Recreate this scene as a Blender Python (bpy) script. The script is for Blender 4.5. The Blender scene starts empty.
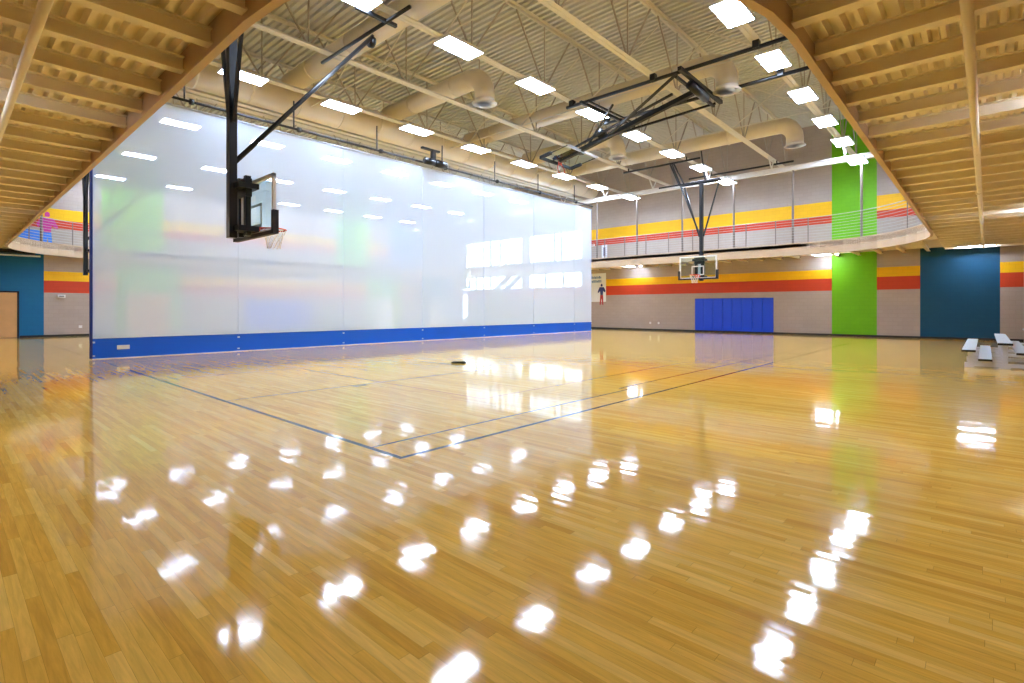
import bpy, math, random
from mathutils import Vector, Matrix
random.seed(7)
scene = bpy.context.scene
COL = scene.collection
PI = math.pi

# ------------------------------------------------------------------ materials
def lin(c):
    return tuple(((x/255)/12.92 if x/255 <= .04045 else ((x/255+.055)/1.055)**2.4) for x in c) + (1.0,)

def new_mat(name):
    m = bpy.data.materials.new(name); m.use_nodes = True
    nt = m.node_tree
    for n in list(nt.nodes): nt.nodes.remove(n)
    out = nt.nodes.new('ShaderNodeOutputMaterial')
    return m, nt, out

def pbr(name, rgb, rough=.5, metal=0., noise=0., nscale=8., bump=0., spec=.5, coat=0.):
    m, nt, out = new_mat(name)
    p = nt.nodes.new('ShaderNodeBsdfPrincipled')
    p.inputs['Base Color'].default_value = lin(rgb)
    p.inputs['Roughness'].default_value = rough
    p.inputs['Metallic'].default_value = metal
    p.inputs['Specular IOR Level'].default_value = spec
    p.inputs['Coat Weight'].default_value = coat
    nt.links.new(p.outputs[0], out.inputs[0])
    if noise or bump:
        tc = nt.nodes.new('ShaderNodeTexCoord')
        nz = nt.nodes.new('ShaderNodeTexNoise'); nz.inputs['Scale'].default_value = nscale
        nz.inputs['Detail'].default_value = 4
        nt.links.new(tc.outputs['Object'], nz.inputs['Vector'])
        if noise:
            mx = nt.nodes.new('ShaderNodeMixRGB'); mx.blend_type = 'MULTIPLY'; mx.inputs[0].default_value = 1
            mr = nt.nodes.new('ShaderNodeMapRange')
            mr.inputs['To Min'].default_value = 1-noise; mr.inputs['To Max'].default_value = 1+noise
            nt.links.new(nz.outputs['Fac'], mr.inputs['Value'])
            mx.inputs[1].default_value = lin(rgb)
            nt.links.new(mr.outputs[0], mx.inputs[2]); nt.links.new(mx.outputs[0], p.inputs['Base Color'])
        if bump:
            b = nt.nodes.new('ShaderNodeBump'); b.inputs['Strength'].default_value = bump
            b.inputs['Distance'].default_value = .02
            nt.links.new(nz.outputs['Fac'], b.inputs['Height']); nt.links.new(b.outputs[0], p.inputs['Normal'])
    return m

class NT:
    """tiny helper for math node chains"""
    def __init__(s, nt): s.nt = nt
    def math(s, op, a, b=None, c=None, clamp=False):
        n = s.nt.nodes.new('ShaderNodeMath'); n.operation = op; n.use_clamp = clamp
        for i, v in enumerate((a, b, c)):
            if v is None: continue
            if isinstance(v, (int, float)): n.inputs[i].default_value = v
            else: s.nt.links.new(v, n.inputs[i])
        return n.outputs[0]
    def box(s, u, v, u0, u1, v0, v1):
        a = s.math('COMPARE', u, (u0+u1)/2, (u1-u0)/2)
        b = s.math('COMPARE', v, (v0+v1)/2, (v1-v0)/2)
        return s.math('MULTIPLY', a, b)
    def mix(s, fac, a, b, mode='MIX'):
        n = s.nt.nodes.new('ShaderNodeMixRGB'); n.blend_type = mode
        for i, v in ((0, fac), (1, a), (2, b)):
            if isinstance(v, (int, float)): n.inputs[i].default_value = v
            elif isinstance(v, tuple): n.inputs[i].default_value = v
            else: s.nt.links.new(v, n.inputs[i])
        return n.outputs[0]

def painted_wall(name, base, bands, horiz):
    """block wall with painted bands; bands = (u0,u1,z0,z1,rgb); horiz = 'X' or 'Y'"""
    m, nt, out = new_mat(name); h = NT(nt)
    tc = nt.nodes.new('ShaderNodeTexCoord'); sp = nt.nodes.new('ShaderNodeSeparateXYZ')
    nt.links.new(tc.outputs['Object'], sp.inputs[0])
    u = sp.outputs[horiz]; v = sp.outputs['Z']
    col = lin(base)
    for (u0, u1, v0, v1, c) in bands:
        col = h.mix(h.box(u, v, u0, u1, v0, v1), col, lin(c))
    nz = nt.nodes.new('ShaderNodeTexNoise'); nz.inputs['Scale'].default_value = 1.3
    nt.links.new(tc.outputs['Object'], nz.inputs['Vector'])
    col = h.mix(.12, col, nz.outputs['Fac'], 'MULTIPLY')
    cb = nt.nodes.new('ShaderNodeCombineXYZ'); nt.links.new(u, cb.inputs[0]); nt.links.new(v, cb.inputs[1])
    br = nt.nodes.new('ShaderNodeTexBrick'); nt.links.new(cb.outputs[0], br.inputs['Vector'])
    br.inputs['Scale'].default_value = 1.0; br.inputs['Brick Width'].default_value = .4
    br.inputs['Row Height'].default_value = .2; br.inputs['Mortar Size'].default_value = .008
    br.inputs['Color1'].default_value = (1, 1, 1, 1); br.inputs['Color2'].default_value = (.93, .93, .93, 1)
    br.inputs['Mortar'].default_value = (.82, .82, .82, 1)
    col = h.mix(.6, col, br.outputs['Color'], 'MULTIPLY')
    p = nt.nodes.new('ShaderNodeBsdfPrincipled'); p.inputs['Roughness'].default_value = .55
    p.inputs['Specular IOR Level'].default_value = .35
    nt.links.new(col, p.inputs['Base Color']); nt.links.new(p.outputs[0], out.inputs[0])
    return m

def floor_material():
    m, nt, out = new_mat('maple_floor'); h = NT(nt)
    tc = nt.nodes.new('ShaderNodeTexCoord'); sp = nt.nodes.new('ShaderNodeSeparateXYZ')
    nt.links.new(tc.outputs['Object'], sp.inputs[0])
    x, y = sp.outputs['X'], sp.outputs['Y']
    W, L = .058, 1.0
    row = h.math('FLOOR', h.math('DIVIDE', x, W))
    wn = nt.nodes.new('ShaderNodeTexWhiteNoise'); wn.noise_dimensions = '1D'; nt.links.new(row, wn.inputs['W'])
    yo = h.math('ADD', h.math('DIVIDE', y, L), h.math('MULTIPLY', wn.outputs['Value'], 17.3))
    pl = h.math('FLOOR', yo)
    cb = nt.nodes.new('ShaderNodeCombineXYZ'); nt.links.new(row, cb.inputs[0]); nt.links.new(pl, cb.inputs[1])
    w2 = nt.nodes.new('ShaderNodeTexWhiteNoise'); w2.noise_dimensions = '2D'; nt.links.new(cb.outputs[0], w2.inputs['Vector'])
    ramp = nt.nodes.new('ShaderNodeValToRGB'); r = ramp.color_ramp
    r.elements[0].position = 0; r.elements[0].color = lin(FLOOR_COLS[0])
    r.elements[1].position = 1; r.elements[1].color = lin(FLOOR_COLS[3])
    e = r.elements.new(.18); e.color = lin(FLOOR_COLS[1]); e = r.elements.new(.7); e.color = lin(FLOOR_COLS[2])
    nt.links.new(w2.outputs['Value'], ramp.inputs[0])
    # grain stretched along the boards, shifted board by board
    gm = nt.nodes.new('ShaderNodeCombineXYZ')
    nt.links.new(h.math('MULTIPLY', x, 26.), gm.inputs[0]); nt.links.new(h.math('MULTIPLY', y, 1.7), gm.inputs[1])
    nt.links.new(h.math('MULTIPLY', w2.outputs['Value'], 40.), gm.inputs[2])
    gn = nt.nodes.new('ShaderNodeTexNoise'); gn.inputs['Scale'].default_value = 1.6; gn.inputs['Detail'].default_value = 6
    gn.inputs['Roughness'].default_value = .62; gn.inputs['Distortion'].default_value = .6
    nt.links.new(gm.outputs[0], gn.inputs['Vector'])
    mr = nt.nodes.new('ShaderNodeMapRange'); mr.inputs['From Min'].default_value = .3; mr.inputs['From Max'].default_value = .7
    mr.inputs['To Min'].default_value = .80; mr.inputs['To Max'].default_value = 1.1
    nt.links.new(gn.outputs['Fac'], mr.inputs['Value'])
    col = h.mix(1., ramp.outputs[0], mr.outputs[0], 'MULTIPLY')
    # seams between boards
    fx = h.math('FRACT', h.math('DIVIDE', x, W)); fy = h.math('FRACT', yo)
    s1 = h.math('COMPARE', fx, 0., .022); s2 = h.math('COMPARE', fy, 0., .0022)
    seam = h.math('MAXIMUM', s1, s2)
    col = h.mix(h.math('MULTIPLY', seam, .38), col, lin((70, 38, 10)))
    # court lines
    dark, red = lin((28, 36, 38)), lin((160, 50, 30))
    def ln(x0, y0, x1, y1): return (min(x0, x1), max(x0, x1), min(y0, y1), max(y0, y1))
    D = [ln(2.99, 4.17, 3.05, 17.1), ln(3.0, 4.17, 25.9, 4.23), ln(25.85, 4.18, 25.9, 17.1), ln(3.0, 17.05, 25.9, 17.1),
         ln(3.05, 4.72, 8.3, 4.76), ln(8.3, 4.76, 8.34, 4.9), ln(8.3, 4.9, 25.85, 4.94),
         ln(8.9, 8.78, 8.95, 12.4), ln(3.05, 12.4, 8.9, 12.44), ln(-2.3, 20.9, 32, 20.95), ln(2.98, 20.9, 3.03, 35),
         ln(-2.0, 25.5, 2.98, 25.55)]
    G = [ln(3.05, 8.8, 8.9, 8.84), ln(5.2, 8.62, 5.5, 8.8), ln(19.9, 8.8, 25.85, 8.84), ln(19.9, 8.8, 19.95, 12.4)]
    R = [ln(5.85, 5.95, 5.9, 15.1), ln(5.85, 5.95, 23.9, 6.0), ln(23.85, 5.95, 23.9, 15.1), ln(11.8, 5.95, 11.85, 15.1), ln(17.8, 5.95, 17.85, 15.1)]
    for lst, c, a in ((D, dark, 1.), (G, dark, .5), (R, red, .55)):
        acc = None
        for bx in lst:
            b = h.box(x, y, *bx); acc = b if acc is None else h.math('MAXIMUM', acc, b)
        col = h.mix(h.math('MULTIPLY', acc, a), col, c)
    # black inserts of floor plates
    col = h.mix(h.box(x, y, 9.1, 9.75, 10.4, 10.52), col, lin((25, 25, 25)))
    # lacquer: each board lies a touch askew and the finish ripples
    cn = nt.nodes.new('ShaderNodeSeparateColor'); nt.links.new(w2.outputs['Color'], cn.inputs[0])
    tx = h.math('MULTIPLY', h.math('SUBTRACT', cn.outputs[0], .5), FLOOR_TILT)
    ty = h.math('MULTIPLY', h.math('SUBTRACT', cn.outputs[1], .5), FLOOR_TILT*.6)
    rn = nt.nodes.new('ShaderNodeTexNoise'); rn.inputs['Scale'].default_value = 5.; rn.inputs['Detail'].default_value = 3
    nt.links.new(tc.outputs['Object'], rn.inputs['Vector'])
    rc = nt.nodes.new('ShaderNodeSeparateColor'); nt.links.new(rn.outputs['Color'], rc.inputs[0])
    tx = h.math('ADD', tx, h.math('MULTIPLY', h.math('SUBTRACT', rc.outputs[0], .5), FLOOR_RIPPLE))
    ty = h.math('ADD', ty, h.math('MULTIPLY', h.math('SUBTRACT', rc.outputs[1], .5), FLOOR_RIPPLE))
    nc = nt.nodes.new('ShaderNodeCombineXYZ'); nt.links.new(tx, nc.inputs[0]); nt.links.new(ty, nc.inputs[1]); nc.inputs[2].default_value = 1
    nn = nt.nodes.new('ShaderNodeVectorMath'); nn.operation = 'NORMALIZE'; nt.links.new(nc.outputs[0], nn.inputs[0])
    p = nt.nodes.new('ShaderNodeBsdfPrincipled')
    nt.links.new(col, p.inputs['Base Color']); nt.links.new(nn.outputs[0], p.inputs['Normal'])
    p.inputs['Roughness'].default_value = FLOOR_ROUGH; p.inputs['IOR'].default_value = 1.5
    p.inputs['Specular IOR Level'].default_value = FLOOR_SPEC
    nt.links.new(p.outputs[0], out.inputs[0])
    return m

def mesh_fabric(name, rgb, through):
    m, nt, out = new_mat(name)
    d = nt.nodes.new('ShaderNodeBsdfDiffuse'); d.inputs[0].default_value = lin(rgb)
    t = nt.nodes.new('ShaderNodeBsdfTranslucent'); t.inputs[0].default_value = lin(rgb)
    mx = nt.nodes.new('ShaderNodeMixShader'); mx.inputs[0].default_value = .5
    nt.links.new(d.outputs[0], mx.inputs[1]); nt.links.new(t.outputs[0], mx.inputs[2])
    tr = nt.nodes.new('ShaderNodeBsdfTransparent')
    m2 = nt.nodes.new('ShaderNodeMixShader'); m2.inputs[0].default_value = through
    nt.links.new(mx.outputs[0], m2.inputs[1]); nt.links.new(tr.outputs[0], m2.inputs[2])
    nt.links.new(m2.outputs[0], out.inputs[0])
    return m

def emitter(name, rgb, s):
    m, nt, out = new_mat(name)
    e = nt.nodes.new('ShaderNodeEmission'); e.inputs[0].default_value = lin(rgb); e.inputs[1].default_value = s
    nt.links.new(e.outputs[0], out.inputs[0]); return m

def glass(name, tint, refl=.1):
    m, nt, out = new_mat(name)
    t = nt.nodes.new('ShaderNodeBsdfTransparent'); t.inputs[0].default_value = tint
    g = nt.nodes.new('ShaderNodeBsdfGlossy'); g.inputs['Roughness'].default_value = .02
    lw = nt.nodes.new('ShaderNodeFresnel'); lw.inputs[0].default_value = 1.45
    mx = nt.nodes.new('ShaderNodeMixShader')
    ge = nt.nodes.new('ShaderNodeNewGeometry'); h = NT(nt)
    nt.links.new(h.math('MULTIPLY', lw.outputs[0], h.math('SUBTRACT', 1., ge.outputs['Backfacing'])), mx.inputs[0]); nt.links.new(t.outputs[0], mx.inputs[1]); nt.links.new(g.outputs[0], mx.inputs[2])
    nt.links.new(mx.outputs[0], out.inputs[0]); return m

# knobs
FLOOR_COLS = [(218, 166, 66), (230, 180, 74), (237, 190, 84), (244, 203, 104)]
FLOOR_TILT, FLOOR_RIPPLE, FLOOR_ROUGH, FLOOR_SPEC = .014, .008, .06, .32
LAMP = 41.; LOWLAMP = 60.; SKY = 5.5
EXPOSURE = 0.95

BEIGE = (182, 168, 158); YEL = (252, 196, 20); RED = (206, 68, 38); GREEN = (112, 188, 6); BLUE = (12, 78, 112)
PADBLUE = (0, 70, 222)
M = {}
M['floor'] = floor_material()
WX, WY, WY2 = 32.0, 35.5, 38.8
def stripes(u0, u1, z=((3.05, 3.53, YEL), (2.4, 3.05, RED), (6.4, 7.17, YEL), (6.0, 6.4, RED))):
    return [(u0, u1, a, b, c) for a, b, c in z]
M['wall_far'] = painted_wall('painted_block_far', BEIGE, stripes(-5, 22.0) + [(4.06, 6.04, 0, 12, GREEN), (-.5, 2.33, 0, 4.5, BLUE)]
                             + stripes(22.0, 35.5, ((2.4, 3.0, RED),)), 'Y')
SL = ((2.88, 3.36, YEL), (2.26, 2.88, RED))
M['wall_left'] = painted_wall('painted_block_left', BEIGE, stripes(3.62, 26.5, SL) + [(-5, 3.62, 0, 4.6, (16, 108, 160)), (6.58, 9.69, 0, 4.6, GREEN), (22.37, 25.45, 0, 4.6, GREEN), (27.5, 31.2, 0, 4.6, BLUE)], 'X')
M['wall_up'] = painted_wall('painted_block_upper', BEIGE, stripes(-5, 26.6, ((6.44, 7.07, YEL), (5.95, 6.44, RED))) + [(6.5, 9.65, 4, 12, GREEN), (21.6, 24.6, 4, 12, GREEN), (26.6, 29.8, 4, 12, (70, 110, 160))], 'X')
M['wall_plain'] = painted_wall('painted_block_plain', BEIGE, stripes(-5, 45), 'Y')
M['wall_plain_x'] = painted_wall('painted_block_plain_x', BEIGE, stripes(-5, 45), 'X')
M['tan_steel'] = pbr('tan_painted_steel', (238, 228, 206), .5, noise=.05)
M['tan_deck'] = pbr('tan_painted_deck', (246, 235, 213), .55, noise=.06, nscale=3)
M['fascia'] = pbr('fascia_tan', (196, 172, 144), .5, noise=.05)
M['roof'] = pbr('roof_deck_paint', (202, 202, 202), .6, noise=.04, nscale=2)
M['joist'] = pbr('joist_primer', (218, 214, 208), .5, noise=.05)
M['web'] = pbr('web_primer', (170, 162, 154), .5)
M['duct'] = pbr('spiral_duct_paint', (228, 216, 194), .42, noise=.05, nscale=2)
M['black'] = pbr('black_steel', (14, 15, 18), .35)
M['dark'] = pbr('dark_rubber', (24, 26, 34), .6)
M['base'] = pbr('black_cove_base', (18, 18, 20), .5)
M['white'] = pbr('white_paint', (228, 228, 226), .4)
M['grey'] = pbr('grey_metal', (150, 150, 150), .35, metal=.6)
M['alu'] = pbr('brushed_aluminium', (205, 210, 216), .35, metal=.75, noise=.05, nscale=30)
M['plank'] = pbr('grey_plank_aluminium', (176, 186, 190), .45, metal=.2, noise=.05, nscale=20)
M['frame'] = pbr('pale_frame_aluminium', (214, 220, 236), .4, metal=.1)
M['orange'] = pbr('orange_rim', (214, 60, 24), .4)
M['net'] = pbr('white_net_cord', (232, 230, 226), .8)
M['maple_door'] = pbr('maple_door', (214, 168, 112), .4, noise=.12, nscale=2.5)
M['pad'] = pbr('blue_vinyl_pad', PADBLUE, .45, noise=.04)
M['vinyl'] = pbr('blue_vinyl_base', (0, 98, 230), .4, noise=.08, nscale=1.2, bump=.25)
M['mesh'] = mesh_fabric('white_curtain_mesh', (218, 234, 255), .23)
M['hem'] = pbr('curtain_hem', (200, 214, 232), .6)
M['lamp'] = emitter('lamp_diffuser', (208, 226, 255), LAMP)
M['lowlamp'] = emitter('strip_diffuser', (214, 230, 255), LOWLAMP)
M['glass'] = glass('window_glass', (.96, .98, 1, 1))
M['board'] = glass('backboard_glass', (.88, .96, .96, 1))
M['poster'] = pbr('poster_paper', (236, 242, 252), .5)
M['posterblue'] = pbr('poster_blue_ink', (60, 130, 200), .5)
M['figblue'] = pbr('figure_blue', (30, 50, 130), .5)
M['figred'] = pbr('figure_red', (180, 40, 60), .5)
M['figpink'] = pbr('figure_magenta', (200, 50, 150), .5)
M['figsky'] = pbr('figure_sky', (60, 130, 230), .5)
M['rail'] = pbr('rail_steel', (178, 176, 172), .35, metal=.5)
M['railpost'] = pbr('rail_post_paint', (120, 108, 100), .45)
M['treegreen'] = pbr('tree_green', (120, 140, 70), .8, noise=.3, nscale=30)
M['trunk'] = pbr('tree_trunk', (90, 64, 40), .8)
M['stair'] = pbr('stair_steel', (120, 126, 140), .5)

# ------------------------------------------------------------------ mesh builder
class MB:
    def __init__(s): s.v = []; s.f = []
    def add(s, vs, fs):
        n = len(s.v); s.v += [tuple(v) for v in vs]; s.f += [tuple(i+n for i in f) for f in fs]; return s
    def box(s, x0, x1, y0, y1, z0, z1):
        vs = [(x, y, z) for z in (z0, z1) for y in (y0, y1) for x in (x0, x1)]
        return s.add(vs, [(0, 2, 3, 1), (4, 5, 7, 6), (0, 1, 5, 4), (2, 6, 7, 3), (0, 4, 6, 2), (1, 3, 7, 5)])
    def bar(s, a, b, w, h=None):
        """rectangular bar a->b, w across, h in the other direction"""
        h = w if h is None else h
        a, b = Vector(a), Vector(b); d = (b-a).normalized()
        up = Vector((0, 0, 1)) if abs(d.z) < .95 else Vector((0, 1, 0))
        r = d.cross(up).normalized(); u = r.cross(d).normalized()
        vs = [p + r*(i*w/2) + u*(j*h/2) for p in (a, b) for i, j in ((-1, -1), (1, -1), (1, 1), (-1, 1))]
        return s.add(vs, [(3, 2, 1, 0), (4, 5, 6, 7), (0, 1, 5, 4), (1, 2, 6, 5), (2, 3, 7, 6), (3, 0, 4, 7)])
    def tube(s, pts, r, n=8, cap=True, closed=False):
        pts = [Vector(p) for p in pts]; N = len(pts); base = len(s.v)
        rr = r if isinstance(r, (list, tuple)) else [r]*N
        prev = None
        for i, p in enumerate(pts):
            if closed: d = pts[(i+1) % N]-pts[i-1]
            else: d = pts[min(i+1, N-1)]-pts[max(i-1, 0)]
            d.normalize()
            if prev is None:
                up = Vector((0, 0, 1)) if abs(d.z) < .9 else Vector((1, 0, 0))
                u = d.cross(up).normalized()
            else: u = (prev - d*prev.dot(d)).normalized()
            w = d.cross(u); prev = u
            for k in range(n):
                a = 2*PI*k/n; s.v.append(tuple(p + (u*math.cos(a)+w*math.sin(a))*rr[i]))
        M_ = N if closed else N-1
        for i in range(M_):
            for k in range(n):
                a = base+i*n+k; b = base+i*n+(k+1) % n; c = base+((i+1) % N)*n+(k+1) % n; d_ = base+((i+1) % N)*n+k
                s.f.append((a, b, c, d_))
        if cap and not closed:
            s.f.append(tuple(base+k for k in range(n))[::-1]); s.f.append(tuple(base+(N-1)*n+k for k in range(n)))
        return s
    def prism(s, poly, z0, z1):
        n = len(poly)
        vs = [(x, y, z0) for x, y in poly]+[(x, y, z1) for x, y in poly]
        fs = [tuple(range(n))[::-1], tuple(range(n, 2*n))]+[(i, (i+1) % n, n+(i+1) % n, n+i) for i in range(n)]
        return s.add(vs, fs)
    def build(s, name, mat, parent=None, smooth=False):
        me = bpy.data.meshes.new(name); me.from_pydata(s.v, [], s.f); me.update()
        if smooth:
            me.polygons.foreach_set('use_smooth', [True]*len(me.polygons))
        me.materials.append(mat if not isinstance(mat, str) else M[mat])
        o = bpy.data.objects.new(name, me); COL.objects.link(o)
        if parent is not None: o.parent = parent
        return o

def tag(o, label=None, cat=None, group=None, kind=None):
    if label: o['label'] = label
    if cat: o['category'] = cat
    if group: o['group'] = group
    if kind: o['kind'] = kind
    return o
def empty(name, loc=(0, 0, 0), label=None, cat=None, group=None, rz=0):
    o = bpy.data.objects.new(name, None); COL.objects.link(o); o.location = loc; o.rotation_euler = (0, 0, rz)
    o.empty_display_size = .2
    return tag(o, label, cat, group)
def struct(name, mb, mat, label=None, parent=None, smooth=False):
    o = mb.build(name, mat, parent, smooth)
    if parent is None: o['kind'] = 'structure'
    if label: o['label'] = label
    return o
def copy_tree(o, parent=None):
    c = o.copy(); COL.objects.link(c)
    if parent is not None: c.parent = parent
    for ch in o.children: copy_tree(ch, c)
    return c

# ------------------------------------------------------------------ shell
TH0 = math.atan(473/521.)
X0, Y0 = -2.4, -2.8
ZR = 11.4
struct('floor', MB().box(X0-.3, WX+.3, Y0-.3, WY2+.3, -.1, 0), 'floor', 'glossy maple gym floor with painted court lines')

# far wall with window openings
Yc = [Y0-.3, 22.07, 27.3, 27.96, 34.3, 34.45, 35.25, WY2+.3]
Zc = [0, .02, 2.75, 3.05, 4.2, 5.1, 7.28, ZR+.3]
def is_open(y, z):
    if 22.07 < y < 27.3: return 3.05 < z < 4.2 or 5.1 < z < 7.28
    if 27.96 < y < 34.3: return 3.05 < z < 4.2 or 5.1 < z < 7.28
    if 34.3 < y < 34.45: return 5.1 < z < 7.28 or 3.05 < z < 4.2
    if 34.45 < y < 35.25: return .02 < z < 2.75 or 3.05 < z < 4.2 or 5.1 < z < 7.28
    return False
wb = MB()
for i in range(len(Yc)-1):
    run = None
    for j in range(len(Zc)-1):
        op = is_open((Yc[i]+Yc[i+1])/2, (Zc[j]+Zc[j+1])/2)
        if not op and run is None: run = Zc[j]
        if op and run is not None:
            wb.box(WX, WX+.25, Yc[i], Yc[i+1], run, Zc[j]); run = None
    if run is not None: wb.box(WX, WX+.25, Yc[i], Yc[i+1], run, Zc[-1])
struct('wall_far', wb, 'wall_far', 'beige block wall with yellow and red stripes, green and blue panels')
struct('wall_left', MB().box(X0, WX, WY, WY+.2, 0, 4.45), 'wall_left', 'lower striped block wall with blue and green panels')
struct('wall_upper_left', MB().box(X0-.3, WX, WY2, WY2+.2, 4.6, ZR), 'wall_up', 'upper striped wall behind the track railing')
struct('wall_right', MB().box(X0-.3, WX, Y0-.2, Y0, 0, ZR), 'wall_plain_x')
struct('wall_near', MB().box(X0-.2, X0, Y0, WY2, 0, ZR), 'wall_plain')
b = MB().box(WX-.02, WX, Y0, 34.4, 0, .1); struct('baseboard_far', b, 'base')
b = MB().box(X0, .5, WY-.02, WY, 0, .1).box(2.72, 7.1, WY-.02, WY, 0, .1).box(9.25, 22.8, WY-.02, WY, 0, .1).box(24.87, 28.5, WY-.02, WY, 0, .1).box(30.55, WX, WY-.02, WY, 0, .1)
struct('baseboard_left', b, 'base')

# roof deck, flutes run along Y
def corrugated(mb, u0, u1, period, lo, hi, z, depth, axis, v0, v1):
    """strip of trapezoid flutes: profile along u, extruded along v"""
    prof = []; u = u0
    while u < u1-1e-6:
        e = min(period, u1-u); q = e/period
        prof += [(u, z), (u+lo*q, z), (u+(lo+.02)*q, z+depth), (u+(lo+.02+hi)*q, z+depth)]
        u += period
    prof.append((u1, z))
    n = len(prof)
    vs = []
    for v in (v0, v1):
        for (a, zz) in prof: vs.append((a, v, zz) if axis == 'X' else (v, a, zz))
    fs = [((i, i+1, n+i+1, n+i) if axis == 'Y' else (i+n, n+i+1, i+1, i)) for i in range(n-1)]
    mb.add(vs, fs)
rb = MB(); corrugated(rb, X0, WX, .25, .11, .10, ZR, .09, 'X', Y0, WY2)
struct('ceiling', rb, 'roof', 'beige fluted steel roof deck')
struct('ceiling_slab', MB().box(X0-.3, WX+.3, Y0-.3, WY2+.3, ZR+.1, ZR+.3), 'roof')

# ------------------------------------------------------------------ running track ring
EX0, EX1, EY0, EY1, RC = 1.95, 28.4, 1.42, 35.1, 5.0
ZF, ZB, ZT = 4.09, 4.38, 4.62
def ring_path(off=0., n=10):
    x0, x1, y0, y1 = EX0+off, EX1-off, EY0+off, EY1-off
    pts = []
    for sx, sy, a0, rc in ((1, 0, -90, RC), (1, 1, 0, RC), (0, 1, 90, RC), (0, 0, 180, 3.6)):
        r = rc-off; cx = x1-r if sx else x0+r; cy = y1-r if sy else y0+r
        for k in range(n+1):
            a = math.radians(a0+90*k/n); pts.append((cx+r*math.cos(a), cy+r*math.sin(a)))
    return pts
dk = MB(); corrugated(dk, Y0, EY0, .155, .05, .065, ZB-.02, .09, 'Y', X0, WX)
struct('track_deck', dk, 'tan_deck', 'underside of the track deck along the right side')['category'] = 'deck'
dk = MB(); corrugated(dk, X0, EX0, .155, .05, .065, ZB-.02, .09, 'X', EY0, EY1)
struct('track_deck', dk, 'tan_deck', 'underside of the track deck on the near left')['category'] = 'deck'
dk = MB(); corrugated(dk, EX1, WX, .155, .05, .065, ZB-.02, .09, 'X', EY0, EY1)
struct('track_deck', dk, 'tan_deck', 'underside of the track deck along the far wall')['category'] = 'deck'
sl = MB().box(X0, WX, Y0, EY0, ZB+.08, ZT).box(X0, EX0, EY0, EY1, ZB+.08, ZT).box(EX1, WX, EY0, EY1, ZB+.08, ZT).box(X0, WX, EY1, WY2, ZB-.05, ZT)
rp = ring_path()
for q, cor in enumerate(((EX1, EY0), (EX1, EY1), (EX0, EY1), (EX0, EY0))):
    arc = rp[q*11:(q+1)*11]
    sl.prism([cor]+(arc if q % 2 == 0 else arc)[::-1], ZB, ZT)
struct('track_slab', sl, 'tan_deck', 'running track slab above the gym edge')
fa = MB()
outer, inner = ring_path(0.0), ring_path(-.06)
n = len(outer)
def ringwall(mb, pa, pb, z0, z1):
    n = len(pa); vs = [(x, y, z0) for x, y in pa]+[(x, y, z1) for x, y in pa]+[(x, y, z0) for x, y in pb]+[(x, y, z1) for x, y in pb]
    fs = []
    for i in range(n):
        j = (i+1) % n
        fs += [(i, j, n+j, n+i), (2*n+j, 2*n+i, 3*n+i, 3*n+j), (j, i, 2*n+i, 2*n+j), (n+i, n+j, 3*n+j, 3*n+i)]
    mb.add(vs, fs)
ringwall(fa, outer, ring_path(-.03), ZF, ZT+.06)
ringwall(fa, outer, ring_path(-.08), ZF-.02, ZF)
ringwall(fa, ring_path(.015), outer, ZT+.0, ZT+.06)
struct('trim_1', fa, 'fascia', 'tan steel fascia around the running track opening')

def ibeam(length, depth=.17, w=.14):
    b = MB()
    b.box(0, length, -w/2, w/2, -depth, -depth+.02).box(0, length, -.012, .012, -depth+.02, -.015).box(0, length, -w/2, w/2, -.015, 0)
    return b
def place_beams(mb, spots, rz, grp):
    first = None
    for (x, y) in spots:
        if first is None:
            o = mb.build('floor_beam', 'tan_steel'); first = o
        else:
            o = first.copy(); COL.objects.link(o)
        o.location = (x, y, ZB-.02); o.rotation_euler = (0, 0, rz)
        o['kind'] = 'structure'; o['group'] = grp; o['label'] = 'tan steel beam under the running track, ' + grp
place_beams(ibeam(EY0-Y0-.04), [(5.58+.89*k, Y0) for k in range(-8, 30)], PI/2, 'along the right side')
place_beams(ibeam(EX0-X0-.04), [(X0, 5.08+.91*k) for k in range(-4, 33)], 0, 'along the near left side')
place_beams(ibeam(WX-EX1-.12), [(EX1+.1, 2.0+.93*k) for k in range(0, 35)], 0, 'along the far wall')

# brackets stiffening the far fascia
# ------------------------------------------------------------------ railings
def railing(path, name, label, posts_at):
    root = empty(name, (0, 0, 0), label, 'railing')
    z0, z1 = ZT+.06, 5.86
    for k in range(9):
        z = z0+.12+k*(z1-z0-.12)/8
        MB().tube([(x, y, z) for x, y in path], .018 if k == 8 else .009, 6).build('top_rail' if k == 8 else 'rail_bar', 'rail', root, True)
    for (x, y) in posts_at:
        MB().box(x-.02, x+.02, y-.02, y+.02, z0, z1).build('post', 'railpost', root)
    return root
far = [(EX1+.05, y) for y in (EY0+RC,)]
arc1 = [(EX1+.05-RC+RC*math.cos(math.radians(a)), EY0-.05+RC+RC*math.sin(math.radians(a))) for a in range(-90, 1, 9)]
arc2 = [(EX1+.05-RC+RC*math.cos(math.radians(a)), EY1+.05-RC+RC*math.sin(math.radians(a))) for a in range(0, 91, 9)]
arc3 = [(EX0-.05+RC+RC*math.cos(math.radians(a)), EY1+.05-RC+RC*math.sin(math.radians(a))) for a in range(90, 181, 9)]
railing(arc1+arc2[:6], 'track_railing', 'grey multi-bar railing above the far side of the gym', [arc1[i] for i in (1, 4, 7, 10)]+[(EX1+.05, 6.4+1.435*k) for k in range(1, 17)]+[arc2[i] for i in (0, 3, 5)])
railing(arc2[5:]+arc3+[(EX0-.05, 28.)], 'track_railing', 'grey multi-bar railing on the track behind the curtain and at far left', [arc2[8]]+[(23.35-1.45*k, EY1+.05) for k in range(0, 12)]+[arc3[i] for i in (0, 3, 6, 9)])

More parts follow.
